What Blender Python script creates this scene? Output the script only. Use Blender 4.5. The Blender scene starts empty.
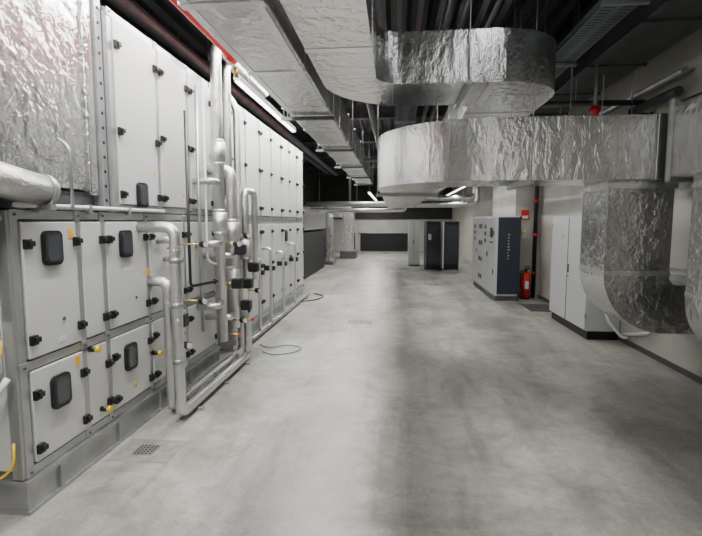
import bpy, bmesh, math, random
from mathutils import Vector, Matrix
random.seed(4)
sc = bpy.context.scene

# ---------------------------------------------------------------- materials
def mat(name, col, rough=0.5, metal=0.0, noise=0.0, nscale=8.0, bump=0.0, bscale=20.0, emit=None, es=0):
    m = bpy.data.materials.new(name); m.use_nodes = True
    nt = m.node_tree; b = nt.nodes["Principled BSDF"]
    b.inputs["Roughness"].default_value = rough
    b.inputs["Metallic"].default_value = metal
    tc = nt.nodes.new("ShaderNodeTexCoord")
    nz = nt.nodes.new("ShaderNodeTexNoise"); nz.inputs["Scale"].default_value = nscale
    nz.inputs["Detail"].default_value = 6
    nt.links.new(tc.outputs["Object"], nz.inputs["Vector"])
    cr = nt.nodes.new("ShaderNodeValToRGB")
    k = noise
    cr.color_ramp.elements[0].position = 0.3; cr.color_ramp.elements[1].position = 0.7
    cr.color_ramp.elements[0].color = (*[max(0, c*(1-k)) for c in col], 1)
    cr.color_ramp.elements[1].color = (*[min(1, c*(1+k)) for c in col], 1)
    nt.links.new(nz.outputs["Fac"], cr.inputs["Fac"])
    nt.links.new(cr.outputs["Color"], b.inputs["Base Color"])
    if bump > 0:
        n2 = nt.nodes.new("ShaderNodeTexNoise"); n2.inputs["Scale"].default_value = bscale
        nt.links.new(tc.outputs["Object"], n2.inputs["Vector"])
        bp = nt.nodes.new("ShaderNodeBump"); bp.inputs["Strength"].default_value = bump
        bp.inputs["Distance"].default_value = 0.01
        nt.links.new(n2.outputs["Fac"], bp.inputs["Height"])
        nt.links.new(bp.outputs["Normal"], b.inputs["Normal"])
    if emit:
        b.inputs["Emission Color"].default_value = (*emit, 1)
        b.inputs["Emission Strength"].default_value = es
    return m

def foil_mat(name, col, rough, metal, strength, s1=3.0, s2=9.0, dist=0.02, stretch=(1, 1, 1), vor=.5):
    m = bpy.data.materials.new(name); m.use_nodes = True
    nt = m.node_tree; b = nt.nodes["Principled BSDF"]
    b.inputs["Metallic"].default_value = metal
    tc = nt.nodes.new("ShaderNodeTexCoord")
    mp = nt.nodes.new("ShaderNodeMapping"); mp.inputs["Scale"].default_value = stretch
    nt.links.new(tc.outputs["Object"], mp.inputs["Vector"])
    a = nt.nodes.new("ShaderNodeTexNoise"); a.inputs["Scale"].default_value = s1; a.inputs["Detail"].default_value = 5
    a.inputs["Roughness"].default_value = 0.6
    v = nt.nodes.new("ShaderNodeTexVoronoi"); v.inputs["Scale"].default_value = s2
    v2 = nt.nodes.new("ShaderNodeTexVoronoi"); v2.inputs["Scale"].default_value = s2*2.7
    mx = nt.nodes.new("ShaderNodeMixRGB"); mx.blend_type = 'ADD'; mx.inputs["Fac"].default_value = 0.30
    nt.links.new(mp.outputs["Vector"], a.inputs["Vector"])
    nt.links.new(mp.outputs["Vector"], mx.inputs["Color1"])
    nt.links.new(a.outputs["Color"], mx.inputs["Color2"])
    nt.links.new(mx.outputs["Color"], v.inputs["Vector"]); nt.links.new(mx.outputs["Color"], v2.inputs["Vector"])
    m1 = nt.nodes.new("ShaderNodeMath"); m1.operation = 'MULTIPLY_ADD'; m1.inputs[1].default_value = vor
    m2 = nt.nodes.new("ShaderNodeMath"); m2.operation = 'MULTIPLY_ADD'; m2.inputs[1].default_value = vor*.35
    nt.links.new(v.outputs["Distance"], m1.inputs[0]); nt.links.new(a.outputs["Fac"], m1.inputs[2])
    nt.links.new(v2.outputs["Distance"], m2.inputs[0]); nt.links.new(m1.outputs[0], m2.inputs[2])
    bp = nt.nodes.new("ShaderNodeBump"); bp.inputs["Strength"].default_value = strength
    bp.inputs["Distance"].default_value = dist
    nt.links.new(m2.outputs[0], bp.inputs["Height"])
    nt.links.new(bp.outputs["Normal"], b.inputs["Normal"])
    b.inputs["Base Color"].default_value = (*col, 1)
    b.inputs["Roughness"].default_value = rough
    return m

FOIL = foil_mat("foil_insulation", (0.72, 0.722, 0.72), 0.25, 1.0, 0.48, 3.5, 9, .020, (1.3, 1.3, .65))
FOILC = foil_mat("foil_insulation_crumpled", (0.66, 0.665, 0.665), 0.22, 1.0, 0.55, 4, 9, .026)
FOILP = foil_mat("foil_pipe_cladding", (0.72, 0.72, 0.715), 0.28, 0.95, 0.55, 12, 26, .012)
TAPE = foil_mat("foil_tape", (0.82, 0.82, 0.82), 0.25, 0.95, 0.25, 6, 20, .015)
GALV = mat("galvanised_steel", (0.44, 0.45, 0.46), 0.38, 0.75, 0.15, 6)
GALVD = mat("galvanised_dark", (0.12, 0.125, 0.13), 0.45, 0.6, 0.2, 5)
ALU = mat("aluminium_frame", (0.46, 0.47, 0.475), 0.35, 0.7, 0.05)
PANEL = mat("panel_grey_paint", (0.60, 0.61, 0.605), 0.33, 0.0, 0.03, 2)
PANEL2 = mat("body_grey_paint", (0.18, 0.18, 0.18), 0.5, 0.0, 0.05, 3)
BLACK = mat("black_plastic", (0.008, 0.008, 0.010), 0.4)
GLASS = mat("dark_window_glass", (0.05, 0.055, 0.065), 0.10)
RUBBER = mat("grey_window_ring", (0.03, 0.03, 0.035), 0.5)
RED = mat("red_paint", (0.65, 0.02, 0.015), 0.35)
YEL = mat("yellow_plastic", (0.85, 0.55, 0.02), 0.4)
ORG = mat("orange_label", (0.88, 0.42, 0.03), 0.5)
WHITE = mat("white_paint", (0.70, 0.70, 0.70), 0.4)
CAB = mat("cabinet_white", (0.60, 0.61, 0.62), 0.4, 0, 0.02)
CABD = mat("cabinet_charcoal", (0.030, 0.038, 0.055), 0.3)
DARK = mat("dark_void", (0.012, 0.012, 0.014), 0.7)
GREEN = mat("grey_green_hose", (0.14, 0.26, 0.20), 0.4)
LED = mat("led_diffuser", (0.9, 0.9, 0.9), 0.4, emit=(1, 1, 1), es=9)
WALLM = mat("painted_wall", (0.46, 0.45, 0.41), 0.8, 0, 0.12, 1.5, 0.15, 60)
WALLD = mat("dark_wall", (0.035, 0.035, 0.035), 0.8, 0, 0.2, 2)
DECK = mat("steel_deck", (0.065, 0.067, 0.07), 0.5, 0.3, 0.25, 2)
BRASS = mat("brass", (0.6, 0.42, 0.15), 0.35, 0.9)
BLUEG = mat("tray_bluegrey", (0.20, 0.24, 0.28), 0.4, 0.7, 0.1)

# concrete floor
CONC = bpy.data.materials.new("concrete_floor"); CONC.use_nodes = True
nt = CONC.node_tree; b = nt.nodes["Principled BSDF"]
tc = nt.nodes.new("ShaderNodeTexCoord")
def nz(scale, det, ro, dis, src):
    n = nt.nodes.new("ShaderNodeTexNoise"); n.inputs["Scale"].default_value = scale; n.inputs["Detail"].default_value = det
    n.inputs["Roughness"].default_value = ro; n.inputs["Distortion"].default_value = dis
    nt.links.new(src, n.inputs["Vector"]); return n
def ramp(n, p0, p1, a, c):
    r = nt.nodes.new("ShaderNodeValToRGB"); r.color_ramp.elements[0].position = p0; r.color_ramp.elements[1].position = p1
    r.color_ramp.elements[0].color = (*a, 1); r.color_ramp.elements[1].color = (*c, 1)
    nt.links.new(n.outputs["Fac"], r.inputs["Fac"]); return r
def mulc(a, c, f):
    mx = nt.nodes.new("ShaderNodeMixRGB"); mx.blend_type = 'MULTIPLY'; mx.inputs["Fac"].default_value = f
    nt.links.new(a, mx.inputs["Color1"]); nt.links.new(c, mx.inputs["Color2"]); return mx.outputs["Color"]
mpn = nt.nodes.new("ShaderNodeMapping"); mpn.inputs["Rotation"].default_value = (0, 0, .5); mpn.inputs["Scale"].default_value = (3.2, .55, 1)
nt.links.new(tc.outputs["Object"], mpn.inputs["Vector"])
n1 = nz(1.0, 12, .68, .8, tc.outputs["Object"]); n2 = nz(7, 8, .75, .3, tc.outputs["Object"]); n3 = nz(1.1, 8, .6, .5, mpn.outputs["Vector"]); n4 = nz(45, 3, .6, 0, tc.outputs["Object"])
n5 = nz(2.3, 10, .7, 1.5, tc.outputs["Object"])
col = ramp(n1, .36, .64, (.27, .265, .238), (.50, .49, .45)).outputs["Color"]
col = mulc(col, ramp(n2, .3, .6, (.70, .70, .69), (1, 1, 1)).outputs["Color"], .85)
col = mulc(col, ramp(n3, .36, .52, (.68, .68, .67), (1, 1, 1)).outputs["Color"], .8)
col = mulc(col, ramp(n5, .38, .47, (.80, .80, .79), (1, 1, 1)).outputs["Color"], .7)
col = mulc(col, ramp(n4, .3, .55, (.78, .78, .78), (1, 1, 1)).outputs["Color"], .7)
nt.links.new(col, b.inputs["Base Color"])
rr = nt.nodes.new("ShaderNodeMapRange"); rr.inputs["To Min"].default_value = 0.24; rr.inputs["To Max"].default_value = 0.55
nt.links.new(n1.outputs["Fac"], rr.inputs["Value"]); nt.links.new(rr.outputs["Result"], b.inputs["Roughness"])

# ---------------------------------------------------------------- builder
class B:
    def __init__(s, name): s.name = name; s.bm = bmesh.new(); s.mats = []
    def mi(s, m):
        if m not in s.mats: s.mats.append(m)
        return s.mats.index(m)
    def box(s, x0, x1, y0, y1, z0, z1, m, bev=0.0):
        r = bmesh.ops.create_cube(s.bm, size=1)
        for v in r['verts']:
            v.co = Vector(((x0+x1)/2 + v.co.x*(x1-x0), (y0+y1)/2 + v.co.y*(y1-y0), (z0+z1)/2 + v.co.z*(z1-z0)))
        i = s.mi(m)
        fs = set(f for v in r['verts'] for f in v.link_faces)
        for f in fs: f.material_index = i
        if bev > 0:
            es = list(set(e for v in r['verts'] for e in v.link_edges))
            q = bmesh.ops.bevel(s.bm, geom=es, offset=bev, segments=2, affect='EDGES', profile=0.5)
            for f in q['faces']: f.material_index = i
    def cyl(s, p0, p1, r, m, r2=None, n=16):
        p0 = Vector(p0); p1 = Vector(p1); d = p1-p0
        M = Matrix.Translation((p0+p1)/2) @ d.to_track_quat('Z', 'Y').to_matrix().to_4x4()
        q = bmesh.ops.create_cone(s.bm, cap_ends=True, segments=n, radius1=r, radius2=r if r2 is None else r2, depth=d.length, matrix=M)
        i = s.mi(m)
        for f in set(f for v in q['verts'] for f in v.link_faces):
            f.material_index = i
            if len(f.verts) == 4: f.smooth = True
    def sph(s, c, r, m, sc_=(1, 1, 1)):
        q = bmesh.ops.create_uvsphere(s.bm, u_segments=16, v_segments=10, radius=r, matrix=Matrix.Translation(c) @ Matrix.Diagonal((*sc_, 1)))
        i = s.mi(m)
        for f in set(f for v in q['verts'] for f in v.link_faces): f.material_index = i; f.smooth = True
    def tube(s, pts, r, m, bend=0.08, n=14):
        P = [Vector(p) for p in pts]; out = [P[0]]
        for k in range(1, len(P)-1):
            a = (P[k-1]-P[k]); c = (P[k+1]-P[k])
            bb = min(bend, a.length*0.49, c.length*0.49)
            A = P[k]+a.normalized()*bb; C = P[k]+c.normalized()*bb
            for j in range(7):
                t = j/6; out.append(A*(1-t)**2 + P[k]*2*t*(1-t) + C*t*t)
        out.append(P[-1])
        i = s.mi(m); rings = []; up = None
        for k, p in enumerate(out):
            t = (out[min(k+1, len(out)-1)]-out[max(k-1, 0)]).normalized()
            if up is None: up = t.orthogonal().normalized()
            up = (up - t*up.dot(t)).normalized(); w = t.cross(up)
            rings.append([s.bm.verts.new(p + up*r*math.cos(2*math.pi*j/n) + w*r*math.sin(2*math.pi*j/n)) for j in range(n)])
        for a, c in zip(rings, rings[1:]):
            for j in range(n):
                f = s.bm.faces.new((a[j], a[(j+1) % n], c[(j+1) % n], c[j])); f.material_index = i; f.smooth = True
        for rg in (rings[0], rings[-1]):
            f = s.bm.faces.new(rg); f.material_index = i
    def ext(s, poly, a0, a1, m, axis='Z'):
        def mp(u, v, a):
            return {'Z': (u, v, a), 'Y': (u, a, v), 'X': (a, u, v)}[axis]
        i = s.mi(m)
        lo = [s.bm.verts.new(mp(u, v, a0)) for u, v in poly]; hi = [s.bm.verts.new(mp(u, v, a1)) for u, v in poly]
        n = len(poly)
        fs = [s.bm.faces.new(lo[::-1]), s.bm.faces.new(hi)]
        for j in range(n): fs.append(s.bm.faces.new((lo[j], lo[(j+1) % n], hi[(j+1) % n], hi[j])))
        for f in fs: f.material_index = i
    def done(s, bev=0, parent=None):
        bmesh.ops.recalc_face_normals(s.bm, faces=s.bm.faces[:])
        me = bpy.data.meshes.new(s.name); s.bm.to_mesh(me); s.bm.free()
        for m in s.mats: me.materials.append(m)
        o = bpy.data.objects.new(s.name, me); sc.collection.objects.link(o)
        if bev:
            md = o.modifiers.new("bev", 'BEVEL'); md.width = bev; md.segments = 2; md.limit_method = 'ANGLE'; md.angle_limit = math.radians(50)
        if parent: o.parent = parent
        return o

def arc(cx, cy, r, a0, a1, n=24):
    return [(cx+r*math.cos(math.radians(a0+(a1-a0)*k/n)), cy+r*math.sin(math.radians(a0+(a1-a0)*k/n))) for k in range(n+1)]

CEIL = 4.2
XL, XR, YB, YF = -4.3, 3.05, -3.0, 26.0
# ---------------------------------------------------------------- room
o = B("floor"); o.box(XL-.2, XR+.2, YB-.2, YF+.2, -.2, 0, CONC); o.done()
o = B("wall_left"); o.box(XL-.2, XL, YB, YF, 0, CEIL, WALLD); o.done()
o = B("wall_right"); o.box(XR, XR+.2, YB, YF, 0, CEIL, WALLM); o.done()
o = B("wall_back"); o.box(XL, XR, YB-.2, YB, 0, CEIL, WALLM); o.done()
o = B("wall_far"); o.box(XL, XR, YF, YF+.2, 0, CEIL, WALLM)
o.box(-1.9, 0.75, YF-.06, YF, 0, 0.98, DARK); o.box(-2.0, .85, YF-.1, YF, .98, 1.06, GALV)
o.box(XL, XR, YF-.08, YF, 1.75, CEIL, WALLD)
o.done()
o = B("ceiling")
prof = []; x = XL
while x < XR:
    prof += [(x, CEIL), (x+.06, CEIL+.06), (x+.14, CEIL+.06), (x+.20, CEIL)]; x += .26
prof += [(XR+.1, CEIL), (XR+.1, CEIL+.2), (XL, CEIL+.2)]
o.ext(prof, YB, YF, DECK, 'Y'); o.done()
o = B("ceiling_beam_1")  # steel beams crossing under the ceiling deck
for y in (1.5, 4.6, 7.7, 10.8, 13.9, 17, 20.1, 23.2):
    o.box(XL, XR, y-.09, y+.09, CEIL-.03, CEIL, GALVD); o.box(XL, XR, y-.09, y+.09, CEIL-.30, CEIL-.27, GALVD); o.box(XL, XR, y-.012, y+.012, CEIL-.27, CEIL-.03, GALVD)
o.done()
o = B("wall_pier"); o.box(2.52, 3.05, 10.25, 12.6, 0, CEIL, WALLM); o.done()
o = B("baseboard_right"); o.box(3.03, 3.05, YB, 10.25, 0, .06, GALVD); o.done()

# ---------------------------------------------------------------- air handling units
def roundrect_yz(cy, cz, w, h, r, n=6):
    return (arc(cy+w/2-r, cz+h/2-r, r, 0, 90, n)+arc(cy-w/2+r, cz+h/2-r, r, 90, 180, n)
            + arc(cy-w/2+r, cz-h/2+r, r, 180, 270, n)+arc(cy+w/2-r, cz-h/2+r, r, 270, 360, n))
FX = -2.0
def handle(o, y, z, x=FX, s=1):
    o.box(x+.012, x+.038, y-.024*s, y+.024*s, z-.028, z+.028, BLACK, .005)
    o.box(x+.038, x+.052, y-.014, y+.026*s, z-.012, z+.018, BLACK, .003)
def window(o, y, z, w=.155, h=.20):
    o.ext(roundrect_yz(y, z, w, h, .036), FX+.012, FX+.032, BLACK, 'X')
    o.ext(roundrect_yz(y, z, w*.82, h*.86, .030), FX+.030, FX+.036, RUBBER, 'X')
    o.ext(roundrect_yz(y, z, w*.66, h*.74, .024), FX+.034, FX+.039, GLASS, 'X')
def door(o, y0, y1, z0, z1, hz, win=None, hinge=True):
    o.box(FX-.02, FX+.014, y0, y1, z0, z1, PANEL, .006)
    for z in hz:
        handle(o, y1-.01, z)
        if hinge: handle(o, y0+.02, z)
    if win: window(o, *win)
def frame(o, y0, y1, z0, z1, ys, zs, t=.05):
    for y in [y0]+ys+[y1]:
        o.box(FX-.03, FX+.006, y-t/2, y+t/2, z0, z1, ALU)
    for z in [z0]+zs+[z1]:
        o.box(FX-.03, FX+.004, y0, y1, z-t/2, z+t/2, ALU)
    for y in [y0]+ys+[y1]:
        for z in [z0]+zs+[z1]:
            o.box(FX, FX+.012, y-t*.55, y+t*.55, z-t*.55, z+t*.55, GALV, .004)
            o.cyl((FX+.012, y, z), (FX+.018, y, z), .008, GALVD, n=8)

o = B("air_handling_unit")
o.box(-3.8, FX-.02, 2.27, 5.05, .19, 1.66, PANEL2)
o.box(-3.8, FX-.02, 3.22, 5.05, 1.66, 3.08, PANEL2)
o.box(-3.85, FX+.03, 2.25, 5.1, .165, .19, GALV); o.box(-3.85, FX+.03, 2.25, 5.1, 0, .02, GALV); o.box(-3.80, FX+.012, 2.26, 5.09, .02, .165, GALV)
for y in (2.5, 3.1, 3.7, 4.3): o.box(FX+.01, FX+.03, y, y+.02, .02, .165, GALV)
frame(o, 2.30, 5.03, .22, 1.64, [2.80, 3.05, 3.62, 4.30], [.81])
frame(o, 3.24, 5.03, 1.70, 3.05, [3.87, 4.45], [])
door(o, 2.345, 2.77, .845, 1.60, (.95, 1.48), (2.55, 1.45))
door(o, 2.345, 2.77, .255, .775, (.33, .64), (2.55, .60))
o.box(FX-.02, FX+.012, 2.825, 3.025, .845, 1.60, PANEL, .006); o.box(FX-.02, FX+.012, 2.825, 3.025, .255, .775, PANEL, .006)
handle(o, 3.02, .95); handle(o, 3.02, 1.48); handle(o, 3.02, .62); handle(o, 3.02, .35)
door(o, 3.08, 3.59, .845, 1.60, (.95, 1.48), (3.30, 1.44))
door(o, 3.08, 3.59, .255, .775, (.33, .64), (3.30, .59))
for a, c in ((3.65, 4.27), (4.33, 5.0)):
    door(o, a, c, .845, 1.60, (.95, 1.48)); door(o, a, c, .255, .775, (.33, .66))
door(o, 3.275, 3.84, 1.73, 3.02, (1.80, 2.25, 2.85), (3.56, 1.81, .15, .19))
door(o, 3.90, 4.42, 1.73, 3.02, (1.80, 2.3, 2.85)); door(o, 4.48, 5.0, 1.73, 3.02, (1.80, 2.3, 2.85))
o.box(-3.75, FX-.06, 2.25, 2.275, .25, 1.6, PANEL); o.box(FX-.06, FX-.0, 2.255, 2.29, .2, 1.66, ALU)
for y, z in ((2.72, 1.53), (2.72, .73), (3.55, 1.56), (3.60, 1.20)):
    o.box(FX+.014, FX+.017, y-.02, y+.02, z-.03, z+.03, ORG)
for y, z in ((3.35, .36), (4.1, 1.52), (4.3, 1.85), (3.78, 2.0)):
    o.box(FX+.014, FX+.017, y-.015, y+.015, z-.015, z+.015, YEL)
for y, z in ((2.84, .77), (2.93, .33), (3.64, .52)):
    o.cyl((FX+.01, y, z), (FX+.06, y, z), .018, BLACK); o.cyl((FX+.06, y, z), (FX+.085, y, z), .021, YEL)
for y, z in ((3.3, 1.25), (3.45, 1.2), (2.6, .9)):
    o.box(FX+.014, FX+.016, y-.03, y+.03, z-.015, z+.015, WHITE)
for y in (2.62, 3.42): o.cyl((FX+.012, y, 1.02), (FX+.02, y, 1.02), .012, GALVD, n=12)
o.done()

def ahu_row(name, y0, y1, n, top):
    o = B(name)
    o.box(-3.8, FX-.02, y0+.02, y1-.02, .19, top-.02, PANEL2)
    o.box(-3.85, FX+.03, y0, y1, .165, .19, GALV); o.box(-3.85, FX+.03, y0, y1, 0, .02, GALV); o.box(-3.8, FX+.012, y0, y1, .02, .165, GALV)
    w = (y1-y0)/n; ys = [y0+w*k for k in range(1, n)]
    frame(o, y0, y1, .22, 1.60, ys, []); frame(o, y0, y1, 1.66, top, ys, [])
    for k in range(n):
        a = y0+w*k+.03; c = a+w-.06
        door(o, a, c, .255, 1.57, (.40, .95, 1.45), (a+w*.42, 1.35) if k in (1, 4) else None, hinge=(k % 2 == 0))
        door(o, a, c, 1.69, top-.03, (1.80, 2.35, top-.16), None, hinge=(k % 2 == 0))
        o.box(FX+.014, FX+.017, a+w*.7-.02, a+w*.7+.02, 1.50, 1.54, ORG if k % 2 else YEL)
    o.done()
ahu_row("air_handling_unit", 5.55, 10.1, 7, 3.05)

# ---------------------------------------------------------------- foil ducts
def rods(o, pts, z0):
    for x, y in pts: o.cyl((x, y, z0), (x, y, CEIL), .006, GALV, n=6)

o = B("insulated_supply_duct")
o.box(-3.6, -2.07, 1.35, 3.10, 1.80, 3.6, FOILC, .05)
o.box(-3.62, -2.05, 3.04, 3.13, 1.78, 3.62, FOILC, .01); o.box(-3.62, -2.06, 2.35, 2.41, 1.79, 3.61, FOILC)
o.box(-3.62, -2.03, 3.14, 3.205, 1.68, 3.62, GALV)
for k in range(18): o.cyl((-2.031, 3.172, 1.75+.1*k), (-2.027, 3.172, 1.75+.1*k), .012, BLACK, n=10)
o.box(-3.6, -2.1, 2.34, 3.14, 1.675, 1.80, GALVD)
rods(o, [(-2.3, 2.0), (-2.3, 3.0)], 3.6)
for z in (2.2, 2.6):
    for y in (2.55, 2.88): o.cyl((-2.07, y, z), (-2.062, y, z), .02, TAPE)
o.done()
o = B("round_foil_duct")
o.tube([(-2.02, .2, 2.05), (-2.0, 1.9, 1.86), (-1.98, 2.48, 1.775)], .09, FOILP, .3, 20)
o.cyl((-1.98, 2.48, 1.775), (-1.98, 2.52, 1.77), .098, GALV)
o.box(-2.05, -1.9, 2.46, 2.50, 1.665, 1.70, GALV)
o.done()

o = B("insulated_corridor_duct")
o.box(-1.15, -.70, -1.5, 15.0, 2.75, 3.2, FOIL, .03)
for k in range(14):
    y = -.9+1.15*k; o.box(-1.156, -.694, y-.035, y+.035, 2.745, 3.205, TAPE)
    if k % 2 and k > 3: o.box(-1.25, -.66, y+.3, y+.34, 2.70, 2.735, GALVD); rods(o, [(-1.22, y+.32), (-.672, y+.32)], 2.72)
for x in (-1.115, -.735): o.box(x-.025, x+.025, -1.5, 15, 2.746, 2.752, TAPE)
o.done()

o = B("insulated_offset_duct")
poly = [(-.64, -1.2)] + [(-.17, -1.2), (-.17, 4.05)] + arc(.05, 4.05, .22, 180, 90, 8) + [(.9, 4.27)] + arc(.9, 4.87, .6, -90, 0) + [(1.5, 9.5), (.75, 9.5), (.75, 5.25)] + arc(.57, 5.25, .18, 0, -90, 6) + [(.2, 5.07)] + arc(.2, 4.22, .84, 90, 180)
o.ext(poly, 2.8, 3.24, FOIL)
for y in (.8, 2.2, 3.4): o.box(-.646, -.164, y-.035, y+.035, 2.794, 3.246, TAPE)
o.box(-.10, -.03, 4.264, 5.03, 2.794, 3.246, TAPE); o.box(.80, .87, 4.264, 5.076, 2.794, 3.246, TAPE)
for y in (5.5, 7): o.box(.744, 1.506, y-.03, y+.03, 2.794, 3.246, TAPE)
rods(o, [(.62, 4.24), (.62, 5.1), (1.54, 6.3)], 2.8); o.box(.60, .64, 4.2, 5.14, 2.765, 2.8, GALV)
o.box(.7, 1.58, 6.28, 6.32, 2.765, 2.8, GALV)
o.done(bev=.03)

o = B("insulated_cross_duct")
poly = arc(.86, 5.56, 1.06, 180, 270, 32) + [(3.0, 4.5), (3.0, 5.2), (.86, 5.2)] + arc(.86, 5.56, .36, 270, 180, 10) + [(.5, 13), (-.2, 13)]
o.ext(poly, 1.98, 2.55, FOIL)
for x in (.86, 1.55, 2.35): o.box(x-.035, x+.035, 4.494, 5.206, 1.974, 2.556, TAPE)
o.box(2.86, 2.93, 4.44, 5.26, 1.92, 2.61, GALV)
for y in (5.7, 7, 8.3, 9.6): o.box(-.206, .506, y-.03, y+.03, 1.974, 2.556, TAPE)
o.box(-.26, .56, 6.4, 6.44, 1.94, 1.98, GALV); o.box(1.2, 1.24, 4.42, 5.28, 1.94, 1.98, GALV)
rods(o, [(-.24, 6.42), (.54, 6.42), (1.22, 4.44), (1.22, 5.26)], 1.95)
p = [(1.94, 1.98), (1.94, 1.12)] + arc(2.50, 1.12, .56, 180, 270) + [(2.80, .56), (2.80, 1.02)] + arc(2.60, 1.10, .08, 270, 180, 6) + [(2.52, 1.98)]
o.ext(p, 4.56, 5.14, FOILC, 'Y')
o.box(1.934, 2.526, 4.554, 5.146, 1.10, 1.15, TAPE); o.box(1.92, 2.54, 4.54, 5.16, 1.9, 1.96, TAPE)
o.box(2.78, 2.84, 4.50, 5.20, .50, 1.08, GALV); o.box(2.84, 3.05, 4.56, 5.14, .56, 1.02, GALVD)
o.done(bev=.025)

o = B("insulated_drop_duct")
p = [(2.42, 2.55), (2.42, .98)] + arc(2.90, .95, .48, 180, 270) + [(3.04, .47), (3.04, 2.55)]
o.ext(p, 3.55, 4.15, FOILC, 'Y')
for z in (1.0, 1.9): o.box(2.414, 3.04, 3.544, 4.156, z-.03, z+.03, TAPE)
o.box(2.36, 3.05, 3.48, 4.40, 1.98, 2.62, FOIL, .03); o.box(2.34, 3.05, 4.36, 4.42, 1.94, 2.66, GALV)
o.done(bev=.02)

# far ducts
o = B("insulated_far_duct")
p = [(-4.2, 2.2), (-2.9, 2.2)] + arc(-2.9, 1.7, .5, 90, 0, 10) + [(-2.4, .12), (-3.1, .12), (-3.1, 1.5), (-4.2, 1.5)]
o.ext(p, 17.5, 18.3, FOIL, 'Y'); o.box(-3.2, -2.3, 17.4, 18.4, 0, .12, GALVD)
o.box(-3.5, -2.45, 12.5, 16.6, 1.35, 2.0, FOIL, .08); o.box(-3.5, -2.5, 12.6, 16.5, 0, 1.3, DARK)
rods(o, [(-2.9, 18)], 2.2)
o.done()
o = B("insulated_far_duct")
p = [(-3.9, 2.4), (-2.3, 2.4)] + arc(-2.3, 1.9, .5, 90, 0, 10) + [(-1.8, .3), (-2.3, .3), (-2.3, 1.8), (-3.9, 1.8)]
o.ext(p, 20.5, 21.3, FOIL, 'Y'); o.box(-2.4, -1.7, 20.4, 21.4, 0, .32, GALVD)
o.done()
o = B("insulated_crossing_pipes")
for z, y, r in ((1.98, 15.4, .07), (2.2, 15.9, .09), (2.05, 18.5, .08)):
    o.tube([(-3.0, y, z), (.3, y, z), (.3, y, z+.18), (2.6, y, z+.18), (2.6, y, 3.4)], r, FOILP, .25, 14)
    for x in (-1.5, 1.4): o.cyl((x, y, z+.1), (x, y, CEIL), .006, GALV, n=6)
o.done()

# ---------------------------------------------------------------- pipework at the units
o = B("insulated_pipework")
PX = -1.70
o.tube([(-1.985, 3.50, 1.56), (PX, 3.50, 1.56), (PX, 3.50, .065), (PX, 5.25, .065), (PX, 5.25, .5), (-1.8, 5.25, .6)], .043, FOILP, .09, 18)
o.tube([(-1.985, 3.62, 1.12), (-1.83, 3.62, 1.12), (-1.83, 3.62, .065), (-1.83, 5.40, .065), (-1.83, 5.40, 2.9), (-2.0, 5.40, 3.15)], .04, FOILP, .09, 18)
o.tube([(-1.985, 3.78, 1.45), (-1.84, 3.78, 1.45), (-1.84, 3.78, .12), (-1.84, 3.9, .12)], .033, FOILP, .07)
o.tube([(-1.80, 4.72, .35), (-1.80, 4.72, 3.35), (-1.8, 6.5, 3.35)], .055, FOILP, .12, 18)
o.tube([(-1.74, 4.92, .45), (-1.74, 4.92, 2.15), (-1.98, 4.92, 2.15)], .055, FOILP, .1, 18)
o.tube([(-1.84, 5.12, .2), (-1.84, 5.12, 3.3), (-1.84, 6.6, 3.45)], .045, FOILP, .12, 18)
o.tube([(-1.70, 5.25, .9), (-1.70, 5.25, 1.95), (-1.70, 5.6, 1.95), (-1.70, 5.6, .9)], .04, FOILP, .08, 16)
for y, z in ((4.72, 1.6), (4.92, 1.5), (5.12, 1.75), (4.92, 1.0), (5.25, 1.3), (4.72, 2.3)):
    x = {4.72: -1.80, 4.92: -1.74, 5.12: -1.84, 5.25: -1.70}[y]
    o.cyl((x, y, z-.10), (x, y, z+.10), .075, FOILP); o.cyl((x, y, z+.10), (x, y, z+.14), .075, FOILP, r2=.05); o.cyl((x, y, z-.14), (x, y, z-.10), .05, FOILP, r2=.075)
for y, z, x in ((4.72, .75, -1.80), (4.92, 1.25, -1.74), (4.72, 2.0, -1.8), (5.12, 1.2, -1.84), (4.92, .6, -1.74), (4.72, 1.38, -1.8)):
    o.tube([(x, y, z), (x+.02, y-.18, z), (-1.985, y-.18, z)], .035, FOILP, .05)
for x, y, z in ((-1.66, 4.80, .95), (-1.62, 5.02, .92), (-1.62, 5.25, 1.08), (-1.66, 4.92, 1.3), (-1.74, 3.62, .80), (-1.64, 5.02, .68)):
    o.box(x-.05, x+.06, y-.05, y+.05, z-.05, z+.06, BLACK, .012); o.cyl((x-.12, y, z), (x-.05, y, z), .02, BRASS)
for x, y, z in ((-1.70, 3.62, .60), (-1.64, 4.85, .55), (-1.66, 5.1, 1.45), (-1.60, 4.6, 1.38), (-1.62, 5.35, .8), (-1.72, 4.0, .9), (-1.74, 4.1, 1.4)):
    o.cyl((x, y, z), (x+.05, y-.03, z), .03, BLACK); o.cyl((x+.05, y-.03, z), (x+.055, y-.033, z), .025, WHITE); o.cyl((-1.985 if y < 4.5 and y > 3.7 else x-.1, y, z), (x, y, z), .008, BRASS, n=8)
for x, y, z in ((-1.72, 4.72, .42), (-1.7, 5.12, .5)):
    o.cyl((x, y, z), (x+.1, y, z), .015, BRASS); o.box(x+.1, x+.115, y-.03, y+.03, z-.01, z+.01, RED)
for z in (.35, .62, 1.28):
    o.cyl((-1.985, 3.88, z), (-1.84, 3.88, z), .022, FOILP); o.cyl((-1.84, 3.78, z), (-1.84, 3.90, z), .03, FOILP); o.cyl((-1.93, 3.88, z), (-1.90, 3.88, z), .035, BRASS)
    o.cyl((-1.92, 3.88, z), (-1.92, 3.88, z+.09), .01, BLACK); o.box(-1.95, -1.89, 3.87, 3.89, z+.09, z+.10, BLACK)
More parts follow.
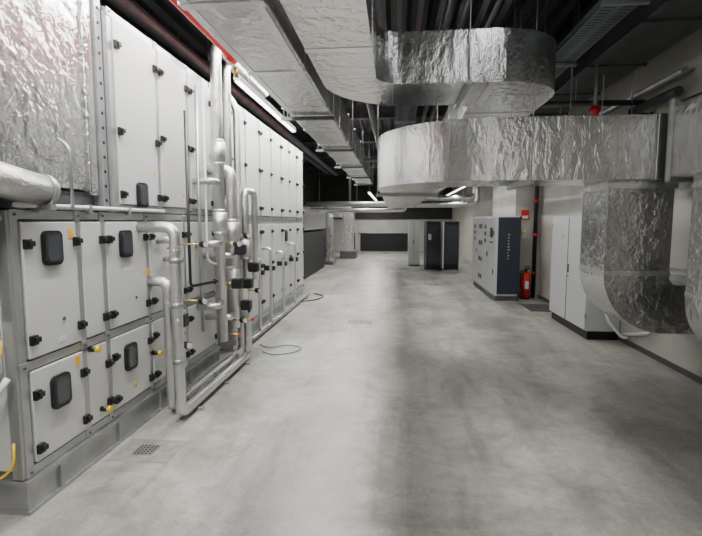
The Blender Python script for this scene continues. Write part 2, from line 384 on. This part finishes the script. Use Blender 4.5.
for z in (.5, .95, 1.3): o.cyl((PX, 3.50, z-.02), (PX, 3.50, z+.02), .047, GALV)
o.tube([(-1.9, 3.95, 1.40), (-1.9, 3.95, .3), (-1.985, 3.95, .3)], .014, GALV, .04, 8)
o.tube([(-1.9, 4.2, 2.6), (-1.9, 4.2, 1.0), (-1.8, 4.6, 1.0)], .014, BLACK, .05, 8)
o.tube([(-1.92, 4.5, 2.9), (-1.92, 4.5, .5)], .018, GALV, .04, 8)
o.tube([(-1.9, 4.62, 3.0), (-1.9, 4.62, 1.2), (-1.7, 4.8, 1.1)], .012, WHITE, .05, 8)
for y in (3.75, 4.4, 5.05): o.box(-1.92, -1.62, y-.02, y+.02, 0, .02, GALV); o.box(-1.775, -1.755, y-.02, y+.02, 0, .12, GALV)
o.done()

o = B("small_bore_pipework")
for k, y in enumerate((6.3, 6.9, 7.7, 8.6)):
    o.tube([(-1.985, y, 1.1+.1*(k % 2)), (-1.86, y, 1.1+.1*(k % 2)), (-1.86, y, .08), (-1.86, y+.35, .08)], .022, FOILP, .05, 10)
    o.cyl((-1.9, y+.1, .9), (-1.82, y+.1, .9), .04, BLACK); o.box(-1.985, -1.84, y+.06, y+.14, .86, .94, BLACK, .01)
o.tube([(-1.86, 5.9, .06), (-1.86, 10.0, .06)], .025, GALV, .05, 10)
o.done()

o = B("flexible_hose")
o.tube([(-2.0, 2.22, 1.62), (-2.03, 2.14, 1.62), (-2.04, 2.12, 1.35), (-2.15, 2.10, 1.18), (-2.5, 2.08, 1.12)], .018, WHITE, .12, 10)
o.tube([(-2.5, 2.10, .62), (-2.15, 2.12, .62), (-2.03, 2.17, .72), (-2.02, 2.22, .78)], .018, WHITE, .08, 10)
o.tube([(-2.4, 2.17, .30), (-2.1, 2.19, .22), (-2.0, 2.20, .30), (-2.02, 2.23, .42)], .007, YEL, .08, 8)
o.tube([(-2.4, 2.17, .85), (-2.1, 2.19, .80), (-2.03, 2.20, .9), (-2.05, 2.23, .98)], .006, YEL, .08, 8)
o.box(-2.16, -2.06, 2.18, 2.245, .80, 1.05, WHITE, .01)
o.done()
o = B("cable_conduit")
o.tube([(-1.98, 2.30, 1.69), (-1.98, 3.15, 1.69), (-1.98, 3.9, 1.69)], .014, WHITE, .05, 8)
o.tube([(-1.96, 2.72, 1.68), (-1.96, 2.72, 2.05), (-2.03, 2.72, 2.1)], .010, GALV, .05, 8)
for y in (2.45, 2.9, 3.35): o.box(-2.0, -1.96, y-.01, y+.01, 1.65, 1.71, GALV)
o.done()

# ---------------------------------------------------------------- overhead services
o = B("sprinkler_pipe")
o.tube([(-1.33, -1.5, 2.93), (-1.33, 3.95, 2.93), (-1.33, 3.95, 3.4), (-1.33, 12, 3.4)], .028, RED, .06, 12)
o.cyl((-1.33, 3.78, 2.93), (-1.33, 3.90, 2.93), .042, RED); o.cyl((-1.33, 3.95, 2.98), (-1.33, 3.95, 3.08), .042, RED); o.cyl((-1.33, 3.95, 2.88), (-1.33, 3.95, 2.80), .02, BRASS)
for y in (0, 2, 5, 8): o.cyl((-1.33, y, 2.95), (-1.33, y, CEIL), .005, GALV, n=6)
o.done()
def tray(o, x0, x1, y0, y1, z, m=BLUEG, cab=True):
    o.box(x0, x1, y0, y1, z, z+.006, m); o.box(x0, x0+.006, y0, y1, z, z+.06, m); o.box(x1-.006, x1, y0, y1, z, z+.06, m)
    y = y0+.05
    while y < min(y1, y0+8) and m is BLUEG:
        o.box(x0+.03, x0+.12, y, y+.02, z-.001, z, BLACK); o.box(x1-.12, x1-.03, y, y+.02, z-.001, z, BLACK); y += .06
    if cab:
        n = int((x1-x0)/.035)
        for k in range(n):
            if random.random() < .7: o.tube([(x0+.03+k*.033, y0, z+.02), (x0+.03+k*.033, y1, z+.02)], .012, random.choice([BLACK, GALVD, BLACK]), .1, 6)
    y = y0+.6
    while y < y1:
        o.box(x0-.03, x1+.03, y-.02, y+.02, z-.035, z-.001, GALV)
        for x in (x0-.02, x1+.02): o.cyl((x, y, z-.03), (x, y, CEIL), .005, GALV, n=6)
        y += 1.5
o = B("cable_tray"); tray(o, -1.98, -1.70, 1.0, 14, 3.62, GALVD); o.done()
o = B("cable_tray"); tray(o, 1.65, 1.95, .5, 18, 3.35); o.done()
o = B("cable_tray"); tray(o, .0, .35, 5.6, 20, 3.5); o.done()
o = B("cable_tray"); tray(o, 2.5, 2.8, 5.5, 10.1, 2.75, GALV); o.done()
o = B("bare_steel_duct")
o.box(2.15, 2.75, 3.2, 10.1, 3.35, 3.75, GALVD, .01)
for k in range(6): o.box(2.13, 2.77, 3.3+1.2*k, 3.34+1.2*k, 3.33, 3.77, GALVD)
rods(o, [(2.12, 4), (2.78, 4), (2.12, 8), (2.78, 8)], 3.4)
o.done()
o = B("bare_steel_duct")
o.box(.55, 1.55, 6.5, 7.0, 3.4, 3.8, GALVD, .01)
rods(o, [(1, 6.7)], 3.7)
o.done()
for x, z, r, m, y0 in ((.55, 3.75, .05, GALVD, 0), (.72, 3.75, .05, GALVD, 0), (1.05, 3.87, .03, FOILP, 0), (2.9, 2.95, .05, GALVD, 5.3), (2.95, 3.15, .04, GALV, 5.3), (-.45, 3.6, .06, GALVD, 4), (1.62, 3.05, .04, GALVD, 9), (-2.5, 3.6, .08, GALVD, 3.3), (-2.9, 3.7, .08, GALVD, 3.3), (1.25, 2.5, .05, FOILP, 8)):
    o = B("overhead_pipe")
    o.tube([(x, y0, z), (x, 10.1 if x > 2.4 else 20, z)], r, m, .1, 12)
    for y in (y0+1, y0+3, y0+4.5): o.cyl((x, y, z), (x, y, CEIL), .005, GALV, n=6)
    o.done()
for y, z in ((6.2, 3.05), (9.0, 2.75)):
    o = B("overhead_pipe")
    o.tube([(1.56 if y < 9 else -.6, y, z), (3.0, y, z)], .035, GALVD, .1, 12); o.cyl((2.2, y, z), (2.2, y, CEIL), .005, GALV, n=6)
    o.done()
o = B("sprinkler_valve")
o.cyl((2.2, 5.6, 2.78), (2.2, 5.6, 2.88), .04, RED); o.cyl((2.15, 5.6, 2.84), (2.25, 5.6, 2.84), .03, RED); o.tube([(2.2, 5.6, 2.85), (2.2, 5.6, 3.33)], .02, GALV, .08)
o.tube([(2.2, 5.6, 2.75), (3.0, 5.6, 2.75)], .03, GALVD, .08)
o.done()

# ---------------------------------------------------------------- electrical cabinets
o = B("electrical_cabinet")
o.box(2.60, 3.03, 6.55, 8.05, .12, 1.68, CAB, .006); o.box(2.62, 3.02, 6.57, 8.03, 0, .12, BLACK)
for y0, y1 in ((6.56, 7.295), (7.305, 8.04)):
    o.box(2.578, 2.60, y0, y1, .13, 1.67, CAB, .006)
o.box(2.574, 2.60, 7.296, 7.304, .13, 1.67, GALVD)
o.box(2.56, 2.58, 7.23, 7.26, .85, .98, GALVD, .004); o.cyl((2.57, 7.245, .80), (2.58, 7.245, .80), .012, BLACK)
for z in (.3, 1.5):
    o.box(2.57, 2.60, 6.55, 6.58, z, z+.06, GALV); o.box(2.57, 2.60, 8.02, 8.05, z, z+.06, GALV)
o.box(2.575, 2.58, 7.5, 7.56, 1.35, 1.41, YEL)
for k, x in enumerate((2.70, 2.78, 2.86, 2.94)):
    o.tube([(x, 7.0+.1*k, 1.67), (x, 7.0+.1*k, 2.4), (x, 7.0+.1*k, 2.72)], .02, random.choice([BLACK, GALVD]), .1, 8)
o.done()
o = B("switchgear_cabinet")
o.box(2.02, 2.50, 9.70, 12.4, .1, 1.72, CAB, .006); o.box(2.04, 2.48, 9.72, 12.38, 0, .1, GALVD)
n = 4; w = 2.7/n
for k in range(n):
    a = 9.70+w*k
    zs = [.12, 1.05, 1.7] if k == 0 else ([.12, .55, .95, 1.3, 1.7] if k == 2 else [.12, 1.7])
    for z0, z1 in zip(zs, zs[1:]):
        o.box(2.0, 2.02, a+.01, a+w-.01, z0+.008, z1-.008, CAB, .004)
        o.box(1.985, 2.0, a+.06, a+.10, (z0+z1)/2-.05, (z0+z1)/2+.05, BLACK)
    if k == 0:
        o.box(1.992, 2.0, a+.22, a+.48, 1.28, 1.48, CABD)
        for j in range(4): o.cyl((1.985, a+.22+.08*j, 1.18), (2.0, a+.22+.08*j, 1.18), .016, [BLACK, RED, GALVD, YEL][j], n=10)
    if k in (1, 3):
        for j in range(3): o.box(1.992, 2.0, a+.25, a+.42, 1.15+.15*j, 1.24+.15*j, GALVD)
    if k == 2:
        for z in (.34, .75, 1.12, 1.5): o.box(1.99, 2.0, a+.25, a+.42, z-.05, z+.05, BLACK)
o.box(2.06, 2.47, 9.68, 9.70, .14, 1.69, CABD, .005); o.box(2.02, 2.06, 9.685, 9.70, .11, 1.71, CAB); o.box(2.47, 2.50, 9.685, 9.70, .11, 1.71, CABD)
for k in range(9): o.box(2.25, 2.25+random.uniform(.02, .05), 9.674, 9.68, .85+.06*k, .85+.06*k+.03, GALV)
o.done()
o = B("control_cabinet")
o.box(1.0, 1.52, 15.9, 16.5, .08, 1.62, BLACK, .01); o.box(1.6, 2.12, 15.9, 16.5, .08, 1.62, BLACK, .01); o.box(1.0, 2.12, 15.95, 16.45, 0, .08, BLACK)
for x in (1.0, 1.49, 1.6, 2.09): o.box(x, x+.03, 15.88, 15.9, .08, 1.62, GALVD)
for x in (1.04, 1.64): o.box(x, x+.44, 15.885, 15.9, .2, 1.5, GLASS)
o.box(1.52, 1.56, 15.3, 15.9, .1, 1.6, CAB); o.box(1.0, 1.03, 15.3, 15.9, .1, 1.6, CABD)
o.box(1.1, 1.2, 15.87, 15.885, 1.0, 1.2, WHITE)
o.done()
o = B("storage_cabinet")
o.box(.48, .9, 17.2, 17.8, .05, 1.65, CAB, .01); o.box(.5, .88, 17.22, 17.78, 0, .05, GALVD); o.box(.685, .69, 17.19, 17.2, .08, 1.62, GALVD); o.box(.65, .67, 17.18, 17.2, .8, .95, BLACK)
o.done()

o = B("wall_junction_box"); o.box(2.93, 3.05, 5.6, 5.95, .62, .80, WHITE, .01); o.box(2.92, 2.93, 5.63, 5.92, .64, .78, WHITE, .004)
o.tube([(3.0, 5.7, .62), (3.0, 5.7, .3), (3.0, 6.4, .12)], .02, WHITE, .1, 8); o.tube([(2.98, 5.85, .62), (2.98, 5.85, .42), (2.9, 6.5, .35)], .02, GALV, .1, 8)
o.tube([(2.80, 6.52, .5), (2.8, 6.4, .3), (2.95, 6.3, .1), (3.02, 6.3, .1)], .018, WHITE, .08, 8)
o.done()
o = B("wall_cladding_panel")
for k in range(2): o.box(3.02, 3.05, 4.9+.75*k, 5.62+.75*k, 1.1, 1.9, WALLM, .006)
o.done()
o = B("fire_extinguisher")
c = (2.72, 10.02)
o.cyl((*c, .03), (*c, .50), .085, RED, n=24); o.sph((*c, .50), .085, RED, (1, 1, .7)); o.cyl((*c, .54), (*c, .62), .025, BLACK)
o.box(c[0]-.03, c[0]+.08, c[1]-.015, c[1]+.015, .62, .65, BLACK); o.box(c[0]-.03, c[0]+.07, c[1]-.015, c[1]+.015, .67, .69, BLACK)
o.tube([(c[0]-.03, c[1], .61), (c[0]-.12, c[1], .55), (c[0]-.11, c[1]-.02, .22)], .012, BLACK, .05, 8); o.cyl((*c, 0), (*c, .03), .09, BLACK)
o.box(c[0]-.04, c[0]+.04, c[1]-.088, c[1]-.083, .22, .38, WHITE)
o.done()
o = B("extinguisher_sign"); o.box(2.64, 2.80, 10.235, 10.25, 1.65, 1.85, RED); o.box(2.66, 2.78, 10.228, 10.235, 1.67, 1.73, WHITE); o.done()
o = B("notice_sign"); o.box(2.66, 2.76, 10.235, 10.25, 1.25, 1.42, WHITE); o.box(2.67, 2.75, 10.228, 10.235, 1.36, 1.40, YEL); o.done()
o = B("dry_riser_pipe")
o.tube([(2.92, 10.18, 0.0), (2.92, 10.18, 2.6), (2.92, 10.18, CEIL)], .04, BLACK, .1, 12)
for z in (.5, 1.3, 2.0): o.cyl((2.92, 10.18, z), (2.92, 10.18, z+.06), .055, RED)
o.box(2.88, 2.96, 10.18, 10.25, 1.1, 1.14, GALV)
o.done()
o = B("floor_mat"); o.box(2.45, 2.95, 8.6, 9.3, 0, .012, GALVD); o.done()

# ---------------------------------------------------------------- floor details
DRAINP = mat("drain_patch_concrete", (0.27, 0.26, 0.225), 0.7, 0, .25, 12)
o = B("floor_drain")
o.box(-1.93, -1.50, 2.86, 3.18, 0, .002, DRAINP)
o.box(-1.80, -1.66, 2.95, 3.09, .002, .006, GALV)
for i in range(5):
    for j in range(5): o.cyl((-1.784+.027*i, 2.966+.027*j, .006), (-1.784+.027*i, 2.966+.027*j, .0075), .008, BLACK, n=8)
o.done()
o = B("floor_cover_plate"); o.box(-.75, -.35, 7.3, 7.55, 0, .003, DRAINP); o.done()
o = B("garden_hose")
o.tube([(-1.62, 5.55, .008), (-1.45, 5.4, .008), (-1.2, 5.55, .008), (-1.15, 5.8, .008), (-1.4, 5.9, .008), (-1.6, 5.7, .008), (-1.75, 5.9, .008)], .006, GREEN, .12, 8)
o.tube([(-1.85, 9.2, .012), (-1.6, 9.4, .012), (-1.5, 9.9, .012), (-1.8, 10.3, .012)], .01, BLACK, .15, 8)
o.done()

# ---------------------------------------------------------------- lights
def batten(name, x, z, y0, y1, power, w=.09, spread=180):
    o = B(name); o.box(x-w/2, x+w/2, y0, y1, z+.012, z+.06, WHITE, .005)
    o.box(x-w/2+.008, x+w/2-.008, y0+.02, y1-.02, z, z+.012, LED)
    for y in (y0+.4, y1-.4): o.cyl((x, y, z+.05), (x, y, CEIL), .005, GALV, n=6)
    ob = o.done()
    l = bpy.data.lights.new(name+"_lamp", 'AREA'); l.shape = 'RECTANGLE'; l.size = w; l.size_y = y1-y0; l.energy = power
    l.color = (1, .985, .945); l.spread = math.radians(spread)
    lo = bpy.data.objects.new("lamp", l); lo.location = (x, (y0+y1)/2, z-.01); lo.parent = ob
    sc.collection.objects.link(lo)
batten("added_main_batten", -1.45, 3.52, -1, 16, 620)  # added main strip, unseen above the duct; sets the duct's floor shadow edge
batten("added_main_batten", -1.48, 2.90, 4.4, 6.9, 6, w=.06)
batten("added_main_batten", 1.97, 2.60, 5.3, 21, 85, w=.06, spread=130)
batten("added_main_batten", .92, 3.55, -2, 3.9, 17, spread=30)  # added narrow-beam lamp, out of view; makes the bright floor stripe nearby
batten("added_main_batten", 1.7, 3.3, -2.9, -1.2, 38)  # added fill lamp behind the camera; brightens the back wall for foil reflections
batten("added_main_batten", .75, 2.70, 5.7, 13, 13, spread=32)  # added lamp, hidden behind the cross duct; carries the floor stripe onward
batten("added_main_batten", -1.0, 2.7, 18, 25, 200)

w = bpy.data.worlds.new("world"); sc.world = w; w.use_nodes = True
w.node_tree.nodes["Background"].inputs[0].default_value = (.5, .52, .55, 1); w.node_tree.nodes["Background"].inputs[1].default_value = .1

# ---------------------------------------------------------------- camera
cd = bpy.data.cameras.new("camera"); cd.sensor_width = 36; cd.lens = 470/702*36; cd.clip_start = .05
co = bpy.data.objects.new("camera", cd); co.location = (0, 0, 1.6)
co.rotation_euler = (math.radians(90-5.6), 0, math.radians(5.35)); sc.collection.objects.link(co)
sc.camera = co
